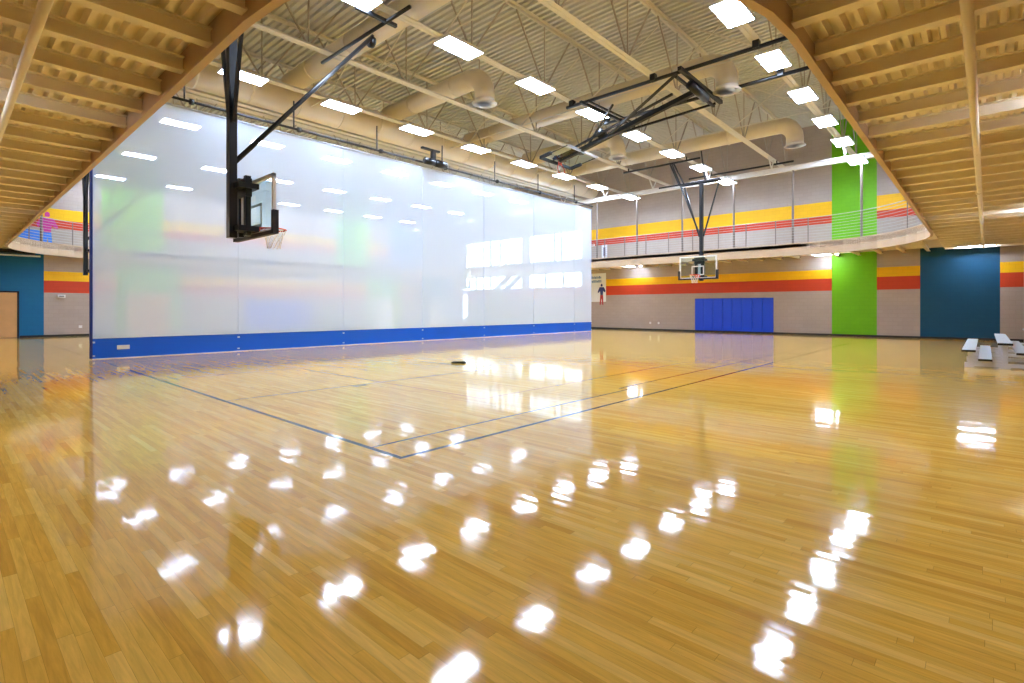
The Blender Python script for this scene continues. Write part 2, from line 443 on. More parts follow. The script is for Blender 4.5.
# hanger rods carrying the track, and the eave beam
hang0 = None
for y in [4.2+2.86*k for k in range(0, 11)]:
    if hang0 is None:
        hang0 = MB().tube([(0, 0, 4.3), (0, 0, 8.3)], .055, 8).box(-.09, .09, -.09, .09, 4.62, 4.68).build('hanger_rod', 'railpost')
        o = hang0
    else: o = hang0.copy(); COL.objects.link(o)
    o.location = (EX1+.12, y, 0); tag(o, 'steel hanger post between far track edge and eave beam', None, 'hanger posts along far track edge', 'structure')
for x in [3.5+2.86*k for k in range(0, 9)]:
    o = hang0.copy(); COL.objects.link(o); o.location = (x, EY1+.15, 0); tag(o, 'steel hanger post on the track behind the curtain', None, 'hanger posts behind the curtain', 'structure')
struct('roof_beam', MB().box(EX1+.02, EX1+.22, Y0, WY2, 8.3, 8.33).box(EX1+.02, EX1+.22, Y0, WY2, 8.52, 8.55).box(EX1+.1, EX1+.14, Y0, WY2, 8.33, 8.52), 'joist', 'eave beam above the far track edge')
for y in (1.6, 4.85, 8.05, 11.3, 14.6, 17.9, 21.2):
    struct('beam_strut', MB().bar((EX1+.12, y, 8.55), (EX1-.3, y+.02, 9.1), .05).bar((EX1+.12, y, 8.55), (EX1+.6, y+.02, 9.1), .05), 'joist')

# ------------------------------------------------------------------ roof joists
def joist(w=.1, gap=.03):
    b = MB(); zb, zt = 9.12, ZR-.02
    L0, L1 = X0, WX
    for s in (-1, 1):
        c = s*(gap/2+w/2)
        b.box(L0, L1, c-w/2, c+w/2, zb, zb+.014); b.box(L0, L1, s*gap/2-.008, s*gap/2+.008, zb, zb+.11)
        b.box(L0, L1, c-w/2, c+w/2, zt-.014, zt); b.box(L0, L1, s*gap/2-.008, s*gap/2+.008, zt-.11, zt)
    return b
def webs():
    b = MB(); zb, zt = 9.2, ZR-.08
    x = 6.73+.55-3.48*3
    while x < WX+1:
        for dx in (-1.5, 0, 1.5):
            if X0 < x+dx < WX and X0 < x < WX: b.bar((x+dx*.04, 0, zb), (x+dx, 0, zt), .045 if dx else .035)
        x += 3.48
    return b
chord_a = joist(.11, .03); j0 = None
for k, y in enumerate([-1.65+3.26*i for i in range(0, 13)]):
    if k == 0:
        j0 = joist(.12, .03).build('roof_joist', 'joist'); w0 = webs().build('web', 'web', j0)
        o = j0
    else: o = copy_tree(j0)
    o.location = (0, y, 0); tag(o, 'open-web steel roof joist running the length of the gym', None, 'open-web roof joists', 'structure')
JY = [-1.65+3.26*i for i in range(0, 13)]
for x in (9.6, 16.6, 23.0):
    b = MB()
    for a, c in zip(JY[1:-1], JY[2:]):
        b.bar((x, a, 9.2), (x, c, ZR-.1), .035).bar((x+.06, c, 9.2), (x+.06, a, ZR-.1), .035)
    b.bar((x, JY[1], 9.18), (x, JY[-1], 9.18), .03)
    struct('joist_bracing', b, 'joist', 'cross bracing between the roof joists')
# cable trays / conduits along the roof
# ------------------------------------------------------------------ ducts
def spiral_duct(pts, r, name, label, parent=None):
    root = empty(name, (0, 0, 0), label, 'air duct', 'tan round ventilation ducts')
    MB().tube(pts, r, 24).build('duct_pipe', 'duct', root, True)
    return root
def collar(root, c, d, r):
    c, d = Vector(c), Vector(d).normalized()
    MB().tube([c-d*.04, c-d*.04+d*.001, c+d*.04-d*.001, c+d*.04], [r*.98, r*1.035, r*1.035, r*.98], 24, cap=False).build('collar', 'duct', root, True)
DY, DZ, DR = 19.6, 9.42, .58
root = spiral_duct([(X0+.1, DY, DZ), (29.6, DY, DZ)], DR, 'air_duct', 'fat tan round duct above the curtain with five branches across the court')
x = .5
while x < 29: collar(root, (x, DY, DZ), (1, 0, 0), DR); x += 1.74
main_duct = root
for i, (x, ye) in enumerate(((8.9, 6.6), (13.22, 13.33), (17.98, 6.48), (22.43, 13.33), (26.1, 6.38))):
    r = .36; z = 9.88
    pts = [(x, DY-.3, z), (x, ye+.9, z)]
    for k in range(1, 7):
        a = math.radians(90*k/6); pts.append((x, ye+.7-.7*math.sin(a), z-.7+.7*math.cos(a)))
    pts.append((x, ye, z-.92))
    root = MB().tube(pts, r, 24).build('branch_duct', 'duct', main_duct, True)
    for yy in (17.5, 14.9, 12, 9.3):
        if yy > ye+1: collar(root, (x, yy, z), (0, 1, 0), r)
    collar(root, (x, ye+.72, z), (0, 1, 0), r)
    zz = z-.92
    MB().tube([(x, ye, zz+.02), (x, ye, zz-.1), (x, ye, zz-.14), (x, ye, zz-.14), (x, ye, zz-.02)], [r*.98, r*1.06, r*1.25, r*.8, r*.72], 24, cap=False).build('outlet_collar', 'duct', root, True)
    MB().tube([(x, ye, zz-.03), (x, ye, zz-.05)], r*.78, 24).build('outlet_grille', 'dark', root)

# ------------------------------------------------------------------ high lights
def make_light():
    root = empty('ceiling_light', (0, 0, 9.0))
    b = MB().box(-.68, .68, -.35, .35, .012, .09).box(-.5, .5, -.1, .1, .09, .13)
    b.build('housing', 'white', root)
    MB().box(-.65, .65, -.32, .32, 0, .012).build('diffuser', 'lamp', root)
    for x in (-.5, .5): MB().bar((x, 0, .1), (x, .0, .14), .05).build('bracket', 'grey', root)
    return root
L0 = make_light(); first = True
rows = [4.79, 11.33, 17.88, 24.45, 31.0, 37.4]
rown = ['row beside the right track', 'middle row before the curtain', 'row just before the curtain', 'first row behind the curtain', 'second row behind the curtain', 'third row behind the curtain']
ordn = ['first', 'second', 'third', 'fourth', 'fifth', 'sixth', 'seventh', 'last']
for ri, y in enumerate(rows):
    for k in range(8):
        x = 6.70+3.487*k; z = 9.0
        if k == 7:
            if ri > 2: continue
            x, y, z = 28.3, (4.35, 10.25, 16.0)[ri], 8.2
        o = L0 if first else copy_tree(L0); first = False
        o.location = (x, y, z)
        tag(o, 'rectangular ceiling light, %s from near end, %s' % (ordn[k], rown[ri]), 'ceiling light', 'bright rectangular roof lights')

# lights under the track
def strip(x, y, z, along, label):
    root = empty('strip_light', (x, y, z), label, 'strip light', 'strip lights under the track', PI/2 if along == 'Y' else 0)
    MB().box(-.62, .62, -.08, .08, .03, .11).build('housing', 'white', root)
    MB().box(-.6, .6, -.07, .07, 0, .03).build('diffuser', 'lowlamp', root)
    for a in (-.4, .4): MB().tube([(a, 0, .1), (a, 0, 4.4-z)], .01, 6).build('hanger', 'grey', root)
strip(31.2, 17.4, 4.24, 'Y', 'lit strip light under far track above the poster')
strip(31.2, 6.2, 4.24, 'Y', 'lit strip light under far track by the green panel')
strip(31.2, .3, 4.24, 'Y', 'lit strip light under far track above blue panel')
strip(20.3, -1.0, 4.24, 'X', 'lit strip light under right track near the picture edge')
strip(9.5, -1.0, 4.24, 'X', 'lit strip light under right track nearest to the viewer')
strip(-.6, 9, 4.24, 'Y', 'lit strip light under left track nearest to the viewer')
strip(-.6, 20, 4.24, 'Y', 'lit strip light under left track in the middle')
strip(-.6, 30, 4.24, 'Y', 'lit strip light under left track near the maple door')

# sprinkler pipes
def sprinkler(a, b, label, side):
    root = empty('sprinkler_pipe', (0, 0, 0), label, 'pipe')
    MB().tube([a, b], .045, 10).build('pipe', 'tan_steel', root, True)
    a, b = Vector(a), Vector(b); d = (b-a).normalized(); L = (b-a).length; t = 1.2
    q = d.cross(Vector((0, 0, 1)))
    while t < L:
        p = a+d*t
        MB().tube([p+q*.05+Vector((0, 0, .35)), p+q*.05, p-Vector((0, 0, .055)), p-q*.05, p-q*.05+Vector((0, 0, .35))], .009, 6).build('hanger_loop', 'tan_steel', root, True)
        MB().tube([p+d*.9, p+d*.9+Vector((0, 0, .12))], [.03, .018], 8).build('sprinkler_head', 'tan_steel', root, True)
        t += 3.2
    return root
sprinkler((.62, Y0+.2, 4.08), (.62, 34.5, 4.08), 'tan sprinkler pipe under the left track deck', 0)
rp_ = sprinkler((.85, .13, 4.06), (29.8, .05, 4.06), 'tan sprinkler pipe under the right track deck', 1)
MB().tube([(15.7, .1, 4.08), (15.7, Y0, 4.08)], .03, 8).tube([(15.64, .1, 4.06), (15.76, .1, 4.06)], .06, 10).build('branch_pipe', 'tan_steel', rp_, True)

# ------------------------------------------------------------------ curtain
cur = empty('divider_curtain', (0, 0, 0), 'white mesh divider curtain with a bright blue vinyl base', 'curtain')
CX0, CX1, CY, CT, CB = 2.94, 28.24, 18.75, 7.8, .6
def sheet(x0, x1, z0, z1, nx, nz, amp, seed):
    rnd = random.Random(seed); ph = [(rnd.uniform(.2, 1.3), rnd.uniform(0, 6.3), rnd.uniform(.2, 1)) for _ in range(5)]
    mb = MB(); vs = []
    for j in range(nz+1):
        for i in range(nx+1):
            x = x0+(x1-x0)*i/nx; z = z0+(z1-z0)*j/nz
            y = CY+amp*sum(a*math.sin(f*x*1.7+p+z*.2*f) for f, p, a in ph)
            vs.append((x, y, z))
    fs = [(j*(nx+1)+i, j*(nx+1)+i+1, (j+1)*(nx+1)+i+1, (j+1)*(nx+1)+i) for j in range(nz) for i in range(nx)]
    return mb.add(vs, fs)
sheet(CX0, CX1, CB, CT, 160, 12, .008, 3).build('mesh_panel', 'mesh', cur, True)
bp = sheet(CX0, CX1, .018, CB, 260, 6, .012, 3)
vv = bp.v; bp.v = [(x, y-.012, z) for x, y, z in vv]; nb = len(bp.v)
bp.add([(x, y+.024, z) for x, y, z in vv], [tuple(reversed(f)) for f in bp.f])
bp.build('vinyl_base', 'vinyl', cur, True)
for x in [CX0+.02]+[CX0+3.9*k for k in range(1, 7)]+[CX1-.02]:
    MB().box(x-.006, x+.006, CY-.02, CY+.02, CB, CT).build('seam_strip', 'mesh', cur)
    MB().box(x-.035, x+.035, CY-.045, CY-.03, CB-.14, CB-.09).box(x-.035, x+.035, CY-.045, CY-.03, .08, .12).build('grommet_tab', 'hem', cur)
MB().box(CX0, CX1, CY-.035, CY-.005, CB-.01, CB+.035).build('top_hem', 'hem', cur)
MB().box(CX0-.06, CX0, CY-.05, CY+.05, .03, CT).build('edge_pole', 'figblue', cur)
MB().box(3.5, 3.8, CY-.06, CY-.045, .26, .38).build('warning_label', 'white', cur)
MB().tube([(CX0, CY, CT), (CX1, CY, CT)], .035, 10).build('top_batten', 'hem', cur, True)
hs = empty('curtain_hoist', (0, 0, 0), 'black and grey hoist pipe with motor above the white curtain', 'curtain hoist')
MB().tube([(X0+.5, CY-.12, 8.0), (CX1, CY-.12, 8.0)], .04, 10).build('drive_shaft', 'dark', hs, True)
MB().tube([(X0+.5, CY-.12, 8.0), (CX1, CY-.12, 8.0)], .04, 10)
for x in (5.4, 8.9, 12.4, 15.9, 19.4, 22.9, 26.4):
    MB().tube([(x-.06, CY-.12, 8.0), (x+.06, CY-.12, 8.0)], .09, 14).build('cable_drum', 'black', hs, True)
    MB().bar((x-.2, CY-.12, 8.05), (x-.2, CY-.12, 9.0), .04).build('hanger', 'dark', hs)
    MB().tube([(x, CY-.1, 8.0), (x, CY, CT)], .008, 6).build('lift_cable', 'grey', hs)
mt = MB().tube([(14.55, CY-.3, 8.05), (15.05, CY-.3, 8.05)], .15, 16).build('motor', 'black', hs, True)
MB().tube([(15.2, CY-.3, 8.05), (15.75, CY-.3, 8.05)], .17, 16).build('gear_case', 'black', hs, True)
MB().box(14.95, 15.15, CY-.35, CY-.2, 8.1, 8.6).box(14.4, 15.4, CY-.34, CY-.2, 8.55, 8.63).build('motor_bracket', 'black', hs)
struct('roof_beam', MB().box(X0, EX1+.1, 20.32, 20.58, 9.0, 9.02).box(X0, EX1+.1, 20.44, 20.46, 9.02, 9.26).box(X0, EX1+.1, 20.32, 20.58, 9.26, 9.28), 'joist', 'steel beam just behind and above the curtain')
MB().box(CX0, CX1, CY-.03, CY+.03, .0, .02).build('gap_light_strip', 'white', cur)  # white strip painted in for the light leaking beneath the curtain

# ------------------------------------------------------------------ basketball hoops
def hoop_board(root, x, sgn, zb=2.9, w=1.83, h=1.07):
    """board in the plane x, facing sgn along X, local y centre 0"""
    MB().box(x-.02, x+.02, -w/2, w/2, zb, zb+h)
    b = MB().box(x-.012, x+.012, -w/2+.02, w/2-.02, zb+.02, zb+h-.02).build('glass_board', 'board', root)
    f = MB()
    f.box(x-.03, x+.03, -w/2, w/2, zb+h-.06, zb+h).box(x-.03, x+.03, -w/2, -w/2+.06, zb, zb+h).box(x-.03, x+.03, w/2-.06, w/2, zb, zb+h).box(x-.03, x+.03, -w/2, w/2, zb, zb+.04)
    f.build('board_frame', 'white', root)
    s = sgn*.016
    t = MB(); a, c, z0, z1, k = -.305, .305, zb+.15, zb+.6, .05
    for (p, q, r0, r1) in ((a, c, z1-k, z1), (a, c, z0, z0+k), (a, a+k, z0, z1), (c-k, c, z0, z1)):
        t.box(min(x+s-.004, x+s+.004), max(x+s-.004, x+s+.004), p, q, r0, r1)
    t.build('target_square', 'white', root)
    pd = MB()
    pd.box(x-.05, x+.05, -w/2-.05, w/2+.05, zb-.06, zb+.01)
    for sg in (-1, 1):
        y = sg*(w/2+.01)
        pd.box(x-.05, x+.05, y-.05, y+.05, zb-.06, zb+.38)
    pd.build('edge_pad', 'dark', root)
    rx = x+sgn*.38
    ring = [(rx+.228*math.cos(2*PI*k/20), .228*math.sin(2*PI*k/20), 3.05) for k in range(20)]
    rim = MB().tube(ring, .014, 8, closed=True)
    rim.bar((x, -.09, 3.04), (x+sgn*.16, -.09, 3.05), .03).bar((x, .09, 3.04), (x+sgn*.16, .09, 3.05), .03)
    rim.box(min(x, x+sgn*.06), max(x, x+sgn*.06), -.12, .12, 2.93, 3.06)
    ro = rim.build('rim', 'orange', root, True)
    nt_ = MB(); n = 10; lv = [(3.04, .222), (2.94, .19), (2.84, .155), (2.75, .13), (2.66, .125)]
    def P(i, lev):
        z, r = lv[lev]; a = 2*PI*(i+.5*(lev % 2))/n; return (rx+r*math.cos(a), r*math.sin(a), z)
    for lev in range(len(lv)-1):
        for i in range(n):
            o2 = (0, -1) if lev % 2 == 0 else (0, 1)
            for d in o2: nt_.tube([P(i, lev), P(i+d, lev+1)], .0055, 4, cap=False)
    nt_.build('net', 'net', root)
def hoop(name, X, Y, sgn, label, ztop=8.9, zj=5.0, spread=1.0, brace=True, pipe_off=4.1, zbar=8.95):
    """ceiling-hung backstop; sgn = +1 faces +X"""
    root = empty(name, (X, Y, 0), label, 'basketball hoop')
    hoop_board(root, 0, sgn)
    bx = -sgn*.42
    MB().box(bx-.07, bx+.07, -.08, .08, 2.8, ztop).build('mast', 'black', root)
    e = MB()
    for s in (-1, 1): e.bar((bx, s*spread, ztop-.1), (bx, s*.1, zj), .06)
    e.build('side_brace', 'black', root)
    MB().tube([(bx, -spread-.15, ztop), (bx, spread+.15, ztop)], .05, 10).build('pivot_bar', 'black', root, True)
    g = MB(); m = -sgn*.2
    lo, hi = sorted((bx+sgn*.02, -sgn*.03))
    g.box(lo, hi, -.3, .3, 2.93, 3.03).box(lo, hi, -.3, .3, 3.75, 3.85)
    g.box(m-.05, m+.05, -.22, -.12, 2.85, 4.0).box(m-.05, m+.05, .12, .22, 2.85, 4.0).box(m-.06, m+.06, -.24, .24, 3.6, 3.95)
    g.build('height_adjuster', 'black', root)
    MB().box(m-.03, m+.03, -.05, .05, 2.95, 3.6).build('actuator_tube', 'alu', root)
    if brace:
        px = bx+sgn*pipe_off
        MB().tube([(bx, 0, 4.2), (px, 1.55, zbar-.15)], .05, 8).build('long_brace', 'black', root, True)
        MB().tube([(px, -.1, zbar), (px, 4.3, zbar)], .05, 10).build('support_pipe', 'black', root, True)
        MB().bar((px-sgn*.9, .9, zbar), (px+sgn*.3, .9, zbar), .09).build('cross_pipe', 'black', root)
        MB().tube([(px-.05, 1.6, zbar-.3), (px+.05, 1.6, zbar-.3)], .15, 12).build('pulley', 'black', root, True)
        MB().tube([(bx, 0, 4.25), (bx+sgn*.35, .15, 4.6), (px, 1.6, zbar-.25)], .006, 4).build('cable', 'grey', root)
    for s in ((-1, 1) if brace else ()):
        MB().bar((bx, s*(spread-.1), ztop), (bx, s*(spread-.1), 9.12), .05).build('hanger_clamp', 'black', root)
    return root
hoop('basketball_hoop', 4.2, 10.68, 1, 'large glass backboard hoop seen side-on at upper left')
FARHOOP = hoop('basketball_hoop', 24.55, 10.22, -1, 'distant glass backboard hoop hanging in front of the far wall', ztop=7.55, zj=4.95, spread=.85, brace=False)
hoop('basketball_hoop', 4.45, 27.1, 1, 'hoop behind the curtain, its black mast just left of the curtain edge')
hoop('basketball_hoop', 24.5, 27.1, -1, 'faint hoop behind the curtain in front of the windows')
# extra pipes hanging the far hoop
fr = empty('hoop_support_pipes', (0, 0, 0), 'black pipes under the roof that carry the distant hoop', 'pipe')
MB().tube([(25.5, 10.5, 8.95), (25.5, 14.8, 8.95)], .05, 10).build('pipe', 'black', fr, True)
MB().tube([(29.25, 7.2, 8.95), (29.25, 12.7, 8.95)], .05, 10).build('pipe', 'black', fr, True)
for a, b in (((25.5, 11.9, 8.95), (25.0, 11.1, 7.6)), ((25.5, 12.1, 8.95), (25.0, 11.35, 7.6)), ((24.9, 10.0, 7.6), (24.9, 10.2, 9.1))):
    MB().bar(a, b, .05).build('link_bar', 'black', fr)
MB().tube([(25.5, 12.0, 8.95), (25.2, 10.9, 6.4), (24.97, 10.25, 4.9)], .045, 8).build('long_brace', 'black', fr, True)
MB().bar((24.9, 9.3, 7.62), (24.9, 12.4, 7.62), .07).build('carrier_bar', 'black', fr)
for x, y in ((25.5, 11.2), (25.5, 14.5), (29.25, 8), (29.25, 11.4)):
    MB().bar((x, y, 8.95), (x, y, 9.14), .05).build('clamp', 'black', fr)

for ch in list(fr.children):
    ch.parent = FARHOOP; ch.location = -FARHOOP.location
bpy.data.objects.remove(fr)

# folded-up hoop in the middle of the roof
fh = empty('folded_basketball_hoop', (0, 0, 0), 'basketball hoop folded up flat under the roof in the middle', 'basketball hoop')
for x in (15.76, 18.16):
    MB().tube([(x, 3.6, 8.93), (x, 11.55, 8.93)], .06, 10).build('support_pipe', 'black', fh, True)
    for y in (4.85, 8.05, 11.3):
        MB().box(x-.09, x+.09, y-.09, y+.09, 8.9, 9.12).build('pipe_clamp', 'black', fh)
MB().bar((15.5, 10.75, 8.86), (19.1, 10.6, 8.86), .1).bar((15.5, 10.45, 8.83), (18.6, 10.35, 8.83), .06).build('upper_cross_bar', 'black', fh)
MB().bar((15.3, 6.95, 8.83), (18.85, 7.0, 8.83), .12).bar((15.5, 7.15, 8.7), (18.7, 7.2, 8.7), .08).build('pivot_bar', 'black', fh)
MB().tube([(16.2, 7.0, 8.62), (17.6, 7.05, 8.62)], .14, 12).build('winch', 'black', fh, True)
T, B_ = Vector((17.0, 7.05, 8.72)), Vector((16.9, 12.7, 7.42))
MB().bar(T, B_, .16).build('mast', 'black', fh)
MB().bar((15.45, 7.1, 8.75), T.lerp(B_, .62), .07).bar((18.6, 7.1, 8.75), T.lerp(B_, .62), .07).build('side_brace', 'black', fh)
MB().bar(T.lerp(B_, .12)+Vector((-.5, 0, .05)), T.lerp(B_, .85)+Vector((-.18, 0, .14)), .07).bar((15.8, 9.6, 8.55), (17.0, 11.4, 7.85), .06).build('fold_brace', 'black', fh)
pc = T.lerp(B_, .66)+Vector((0, 0, .22))
MB().tube([pc-Vector((.12, 0, 0)), pc+Vector((.12, 0, 0))], .17, 12).build('pulley', 'black', fh, True)
MB().tube([pc, (pc.x, pc.y-.1, 8.95)], .01, 5).tube([pc-Vector((.15, 0, 0)), (pc.x-.4, pc.y, 8.95)], .01, 5).build('cable', 'grey', fh)
# board frame : local axes u (along X), v (down the board), n
U = Vector((1, .03, 0)); V = Vector((-.1, .93, -.2)).normalized(); N_ = U.cross(V).normalized()
BC = Vector((16.95, 12.3, 7.48))
def fp(u, v, n=0): return BC+U*u+V*v+N_*n
def fbar(mb, a, b, w=.05): mb.bar(fp(*a), fp(*b), w)
hw, vh0, vh1 = 1.05, -.62, .62
q = MB(); q.add([fp(-hw, vh0), fp(hw, vh0), fp(hw, vh1), fp(-hw, vh1)]+[fp(-hw, vh0, .02), fp(hw, vh0, .02), fp(hw, vh1, .02), fp(-hw, vh1, .02)],
                [(3, 2, 1, 0), (4, 5, 6, 7), (0, 1, 5, 4), (1, 2, 6, 5), (2, 3, 7, 6), (3, 0, 4, 7)])
q.build('glass_board', 'board', fh)
q = MB(); fbar(q, (-hw, vh0), (hw, vh0), .08); q.build('board_frame', 'alu', fh)
q = MB(); fbar(q, (-hw, vh1), (hw, vh1), .1); fbar(q, (-hw, vh1), (-hw, vh1-.5), .11); fbar(q, (hw, vh1), (hw, vh1-.5), .11); q.build('edge_pad', 'dark', fh)
q = MB(); fbar(q, (-hw, vh0), (-hw, vh1), .03); fbar(q, (hw, vh0), (hw, vh1), .03); q.build('side_frame', 'black', fh)
q = MB()
for s in (-1, 1): fbar(q, (s*.2, -.5, .12), (s*.2, .6, .12), .1)
fbar(q, (-.35, -.4, .1), (.35, -.4, .1), .14); fbar(q, (-.35, .4, .1), (.35, .4, .1), .12); q.build('height_adjuster', 'black', fh)
rr = MB().tube([fp(.0+.24*math.cos(2*PI*k/18), .45, -.36+.24*math.sin(2*PI*k/18)) for k in range(18)], .018, 6, closed=True)
rr.bar(fp(-.08, .45, 0), fp(-.08, .45, -.14), .04).bar(fp(.08, .45, 0), fp(.08, .45, -.14), .04)
rr.build('rim', 'orange', fh, True)
nn_ = MB()
for k in range(10):
    a = 2*PI*k/10; a2 = 2*PI*(k+.5)/10
    p0 = fp(.23*math.cos(a), .45, -.36+.23*math.sin(a)); p1 = fp(.15*math.cos(a2), .62, -.36+.15*math.sin(a2))-Vector((0, 0, .2))
    p2 = fp(.23*math.cos(a+2*PI/10), .45, -.36+.23*math.sin(a+2*PI/10))
    nn_.tube([p0, p1, p2], .007, 4)
nn_.build('net', 'net', fh)

# ------------------------------------------------------------------ wall pads
def pads(along, fixed, u0, u1, z0, z1, n, lab, grp, sg=-1):
    w = (u1-u0)/n; first = None
    for k in range(n):
        if first is None:
            mb = MB(); t, b = .05, .02
            prof = [(-w/2+.004, 0), (-w/2+.004, t-b), (-w/2+.004+b, t), (w/2-.004-b, t), (w/2-.004, t-b), (w/2-.004, 0)]
            vs = []
            for z in (z0, z1): vs += [((sg*d, u, z) if along == 'Y' else (u, sg*d, z)) for u, d in prof]
            m = len(prof); fs = [tuple(range(m)), tuple(range(m, 2*m))[::-1]]+[(i, m+i, m+(i+1) % m, (i+1) % m) for i in range(m)]
            first = mb.add(vs, fs).build('wall_pad', 'pad'); o = first
        else: o = first.copy(); COL.objects.link(o)
        c = u0+w*(k+.5)
        o.location = (fixed, c, 0) if along == 'Y' else (c, fixed, 0)
        tag(o, lab, 'wall pad', grp)
pads('Y', WX, 8.92, 13.5, .1, 2.07, 8, 'bright blue upright pad on the far wall beneath the distant hoop', 'blue wall pads under the distant hoop')
pads('X', WY, 13.36, 17.83, .1, 2.0, 8, 'blue upright wall pad seen faintly through the white curtain', 'blue wall pads behind the curtain')

# ------------------------------------------------------------------ doors
def door(name, x0, x1, z1, leaves, label):
    root = empty(name, (0, WY, 0)); root['kind'] = 'structure'; root['label'] = label
    y = -.03
    MB().box(x0-.07, x0, y-.03, -y*0-.0, 0, z1+.07).box(x1, x1+.07, y-.03, 0, 0, z1+.07).box(x0-.07, x1+.07, y-.03, 0, z1, z1+.07).build('door_frame', 'base' if leaves == 1.5 or name == 'door_1' else 'white', root)
    nl = 2 if leaves > 1 else 1; w = (x1-x0)/nl
    for k in range(nl):
        a = x0+k*w
        lf = MB().box(a+.005, a+w-.005, y-.015, 0, .01, z1-.005).build('door_leaf', 'maple_door' if name in ('door_1', 'door_2') else 'white', root)
        hx = a+w-.12 if k == 0 else a+.12
        MB().box(hx-.015, hx+.015, y-.06, y-.015, .9, 1.15).build('door_handle', 'grey', lf)
door('door_1', .72, 2.63, 2.24, 2, 'maple door with a black frame in the blue wall section')
door('door_2', 7.17, 9.17, 2.26, 2, 'double door in the green panel behind the curtain')
door('door_3', 22.9, 24.77, 2.2, 2, 'double door in the second green panel behind the curtain')
door('door_4', 28.56, 30.48, 2.2, 2, 'double door in the blue panel behind the curtain')

# ------------------------------------------------------------------ windows
def window(i, y0, y1, z0, z1, majors, minors, transom=None):
    root = empty('window_%d' % i, (WX+.1, 0, 0)); root['kind'] = 'structure'
    f = MB(); t = .05
    f.box(-.06, .06, y0, y1, z0, z0+t).box(-.06, .06, y0, y1, z1-t, z1).box(-.06, .06, y0, y0+t, z0, z1).box(-.06, .06, y1-t, y1, z0, z1)
    for k in range(1, majors):
        y = y0+(y1-y0)*k/majors; f.box(-.06, .06, y-.06, y+.06, z0, z1)
    for k in range(majors):
        a = y0+(y1-y0)*k/majors; w = (y1-y0)/majors
        for j in range(1, minors):
            y = a+w*j/minors; f.box(-.03, .03, y-.02, y+.02, z0, transom if transom else z1)
    if transom: f.box(-.04, .04, y0, y1, transom-.03, transom+.03)
    f.build('window_frame', 'grey', root)
    MB().box(-.006, .006, y0+t, y1-t, z0+t, z1-t).build('window_pane', 'glass', root)
window(1, 22.07, 27.3, 5.1, 7.28, 2, 3, 6.75)
window(2, 27.96, 35.25, 5.1, 7.28, 2, 4, 6.75)
window(3, 22.07, 27.3, 3.05, 4.2, 3, 1)
window(4, 27.96, 35.25, 3.05, 4.2, 4, 2)
window(5, 34.45, 35.25, .02, 2.75, 1, 2)
for (y0, y1, z0, z1) in ((22.07, 27.3, 5.1, 7.28), (27.96, 35.25, 5.1, 7.28), (22.07, 27.3, 3.05, 4.2), (27.96, 35.25, 3.05, 4.2), (34.45, 35.25, .02, 2.75)):
    ld = bpy.data.lights.new('window_portal', 'AREA'); ld.shape = 'RECTANGLE'; ld.size = z1-z0; ld.size_y = y1-y0
    ld.cycles.is_portal = True
    lo = bpy.data.objects.new('window_portal', ld); COL.objects.link(lo)
    lo.location = (WX+.3, (y0+y1)/2, (z0+z1)/2); lo.rotation_euler = (0, PI/2, 0)

# stairs behind the curtain
st = empty('staircase', (0, 0, 0), 'grey steel staircase rising to the track behind the curtain', 'stairs')
A, Bs = Vector((31.0, 33.6, .0)), Vector((31.0, 27.6, 4.3))
for x in (30.5, 31.7):
    MB().bar((x, 33.6, .1), (x, 27.4, 4.4), .06, .36).build('stringer', 'stair', st)
    MB().bar((x, 33.6, 1.05), (x, 27.4, 5.3), .04).build('handrail', 'stair', st)
for k in range(22):
    t = (k+.5)/22
    MB().box(30.5, 31.7, 33.6-6.2*t-.15, 33.6-6.2*t+.15, .05+4.3*t, .09+4.3*t).build('tread', 'stair', st)

# ------------------------------------------------------------------ posters
def figure(mb_shirt, mb_leg, mb_head, cy, z, h, put):
    s = h
    put(mb_head, [(cy-.05*s, z+.9*s), (cy-.035*s, z+.87*s), (cy+.035*s, z+.87*s), (cy+.05*s, z+.9*s), (cy+.05*s, z+.96*s), (cy+.02*s, z+1.0*s), (cy-.02*s, z+1.0*s), (cy-.05*s, z+.96*s)])
    put(mb_shirt, [(cy-.07*s, z+.45*s), (cy+.07*s, z+.45*s), (cy+.09*s, z+.65*s), (cy+.2*s, z+.55*s), (cy+.22*s, z+.62*s), (cy+.12*s, z+.84*s), (cy-.12*s, z+.84*s), (cy-.22*s, z+.66*s), (cy-.18*s, z+.58*s), (cy-.09*s, z+.66*s)])
    put(mb_leg, [(cy-.09*s, z+.0*s), (cy-.03*s, z+.0*s), (cy, z+.33*s), (cy+.05*s, z+.0*s), (cy+.11*s, z+.0*s), (cy+.08*s, z+.46*s), (cy-.08*s, z+.46*s)])
def put_far(xp):
    def put(mb, poly):
        n = len(poly); vs = [(xp, y, z) for y, z in poly]+[(xp-.006, y, z) for y, z in poly]
        mb.add(vs, [tuple(range(n)), tuple(range(n, 2*n))[::-1]]+[(i, (i+1) % n, n+(i+1) % n, n+i) for i in range(n)])
    return put
po = empty('poster', (0, 0, 0), 'white poster with blue heading and standing player on the far wall', 'poster')
MB().box(WX-.02, WX-.003, 20.0, 21.45, 1.93, 3.98).build('sheet', 'poster', po)
rng = random.Random(4)
for z, y0, y1 in ((3.6, 20.3, 21.3), (3.32, 20.3, 21.3)):
    y = y1; tb = MB()
    while y > y0+.1:
        w = rng.uniform(.05, .09); tb.box(WX-.026, WX-.02, y-w, y, z, z+rng.choice((.14, .18))); y -= w+.04
    tb.build('heading_line', 'posterblue', po)
a, b, c = MB(), MB(), MB(); figure(a, b, c, 20.35, 1.72, 1.5, put_far(WX-.02))
a.build('player_shirt', 'figblue', po); b.build('player_shorts', 'figred', po); c.build('player_head', 'figblue', po)
po = empty('framed_sign', (0, 0, 0), 'small white sign on the upper wall behind the railing', 'sign')
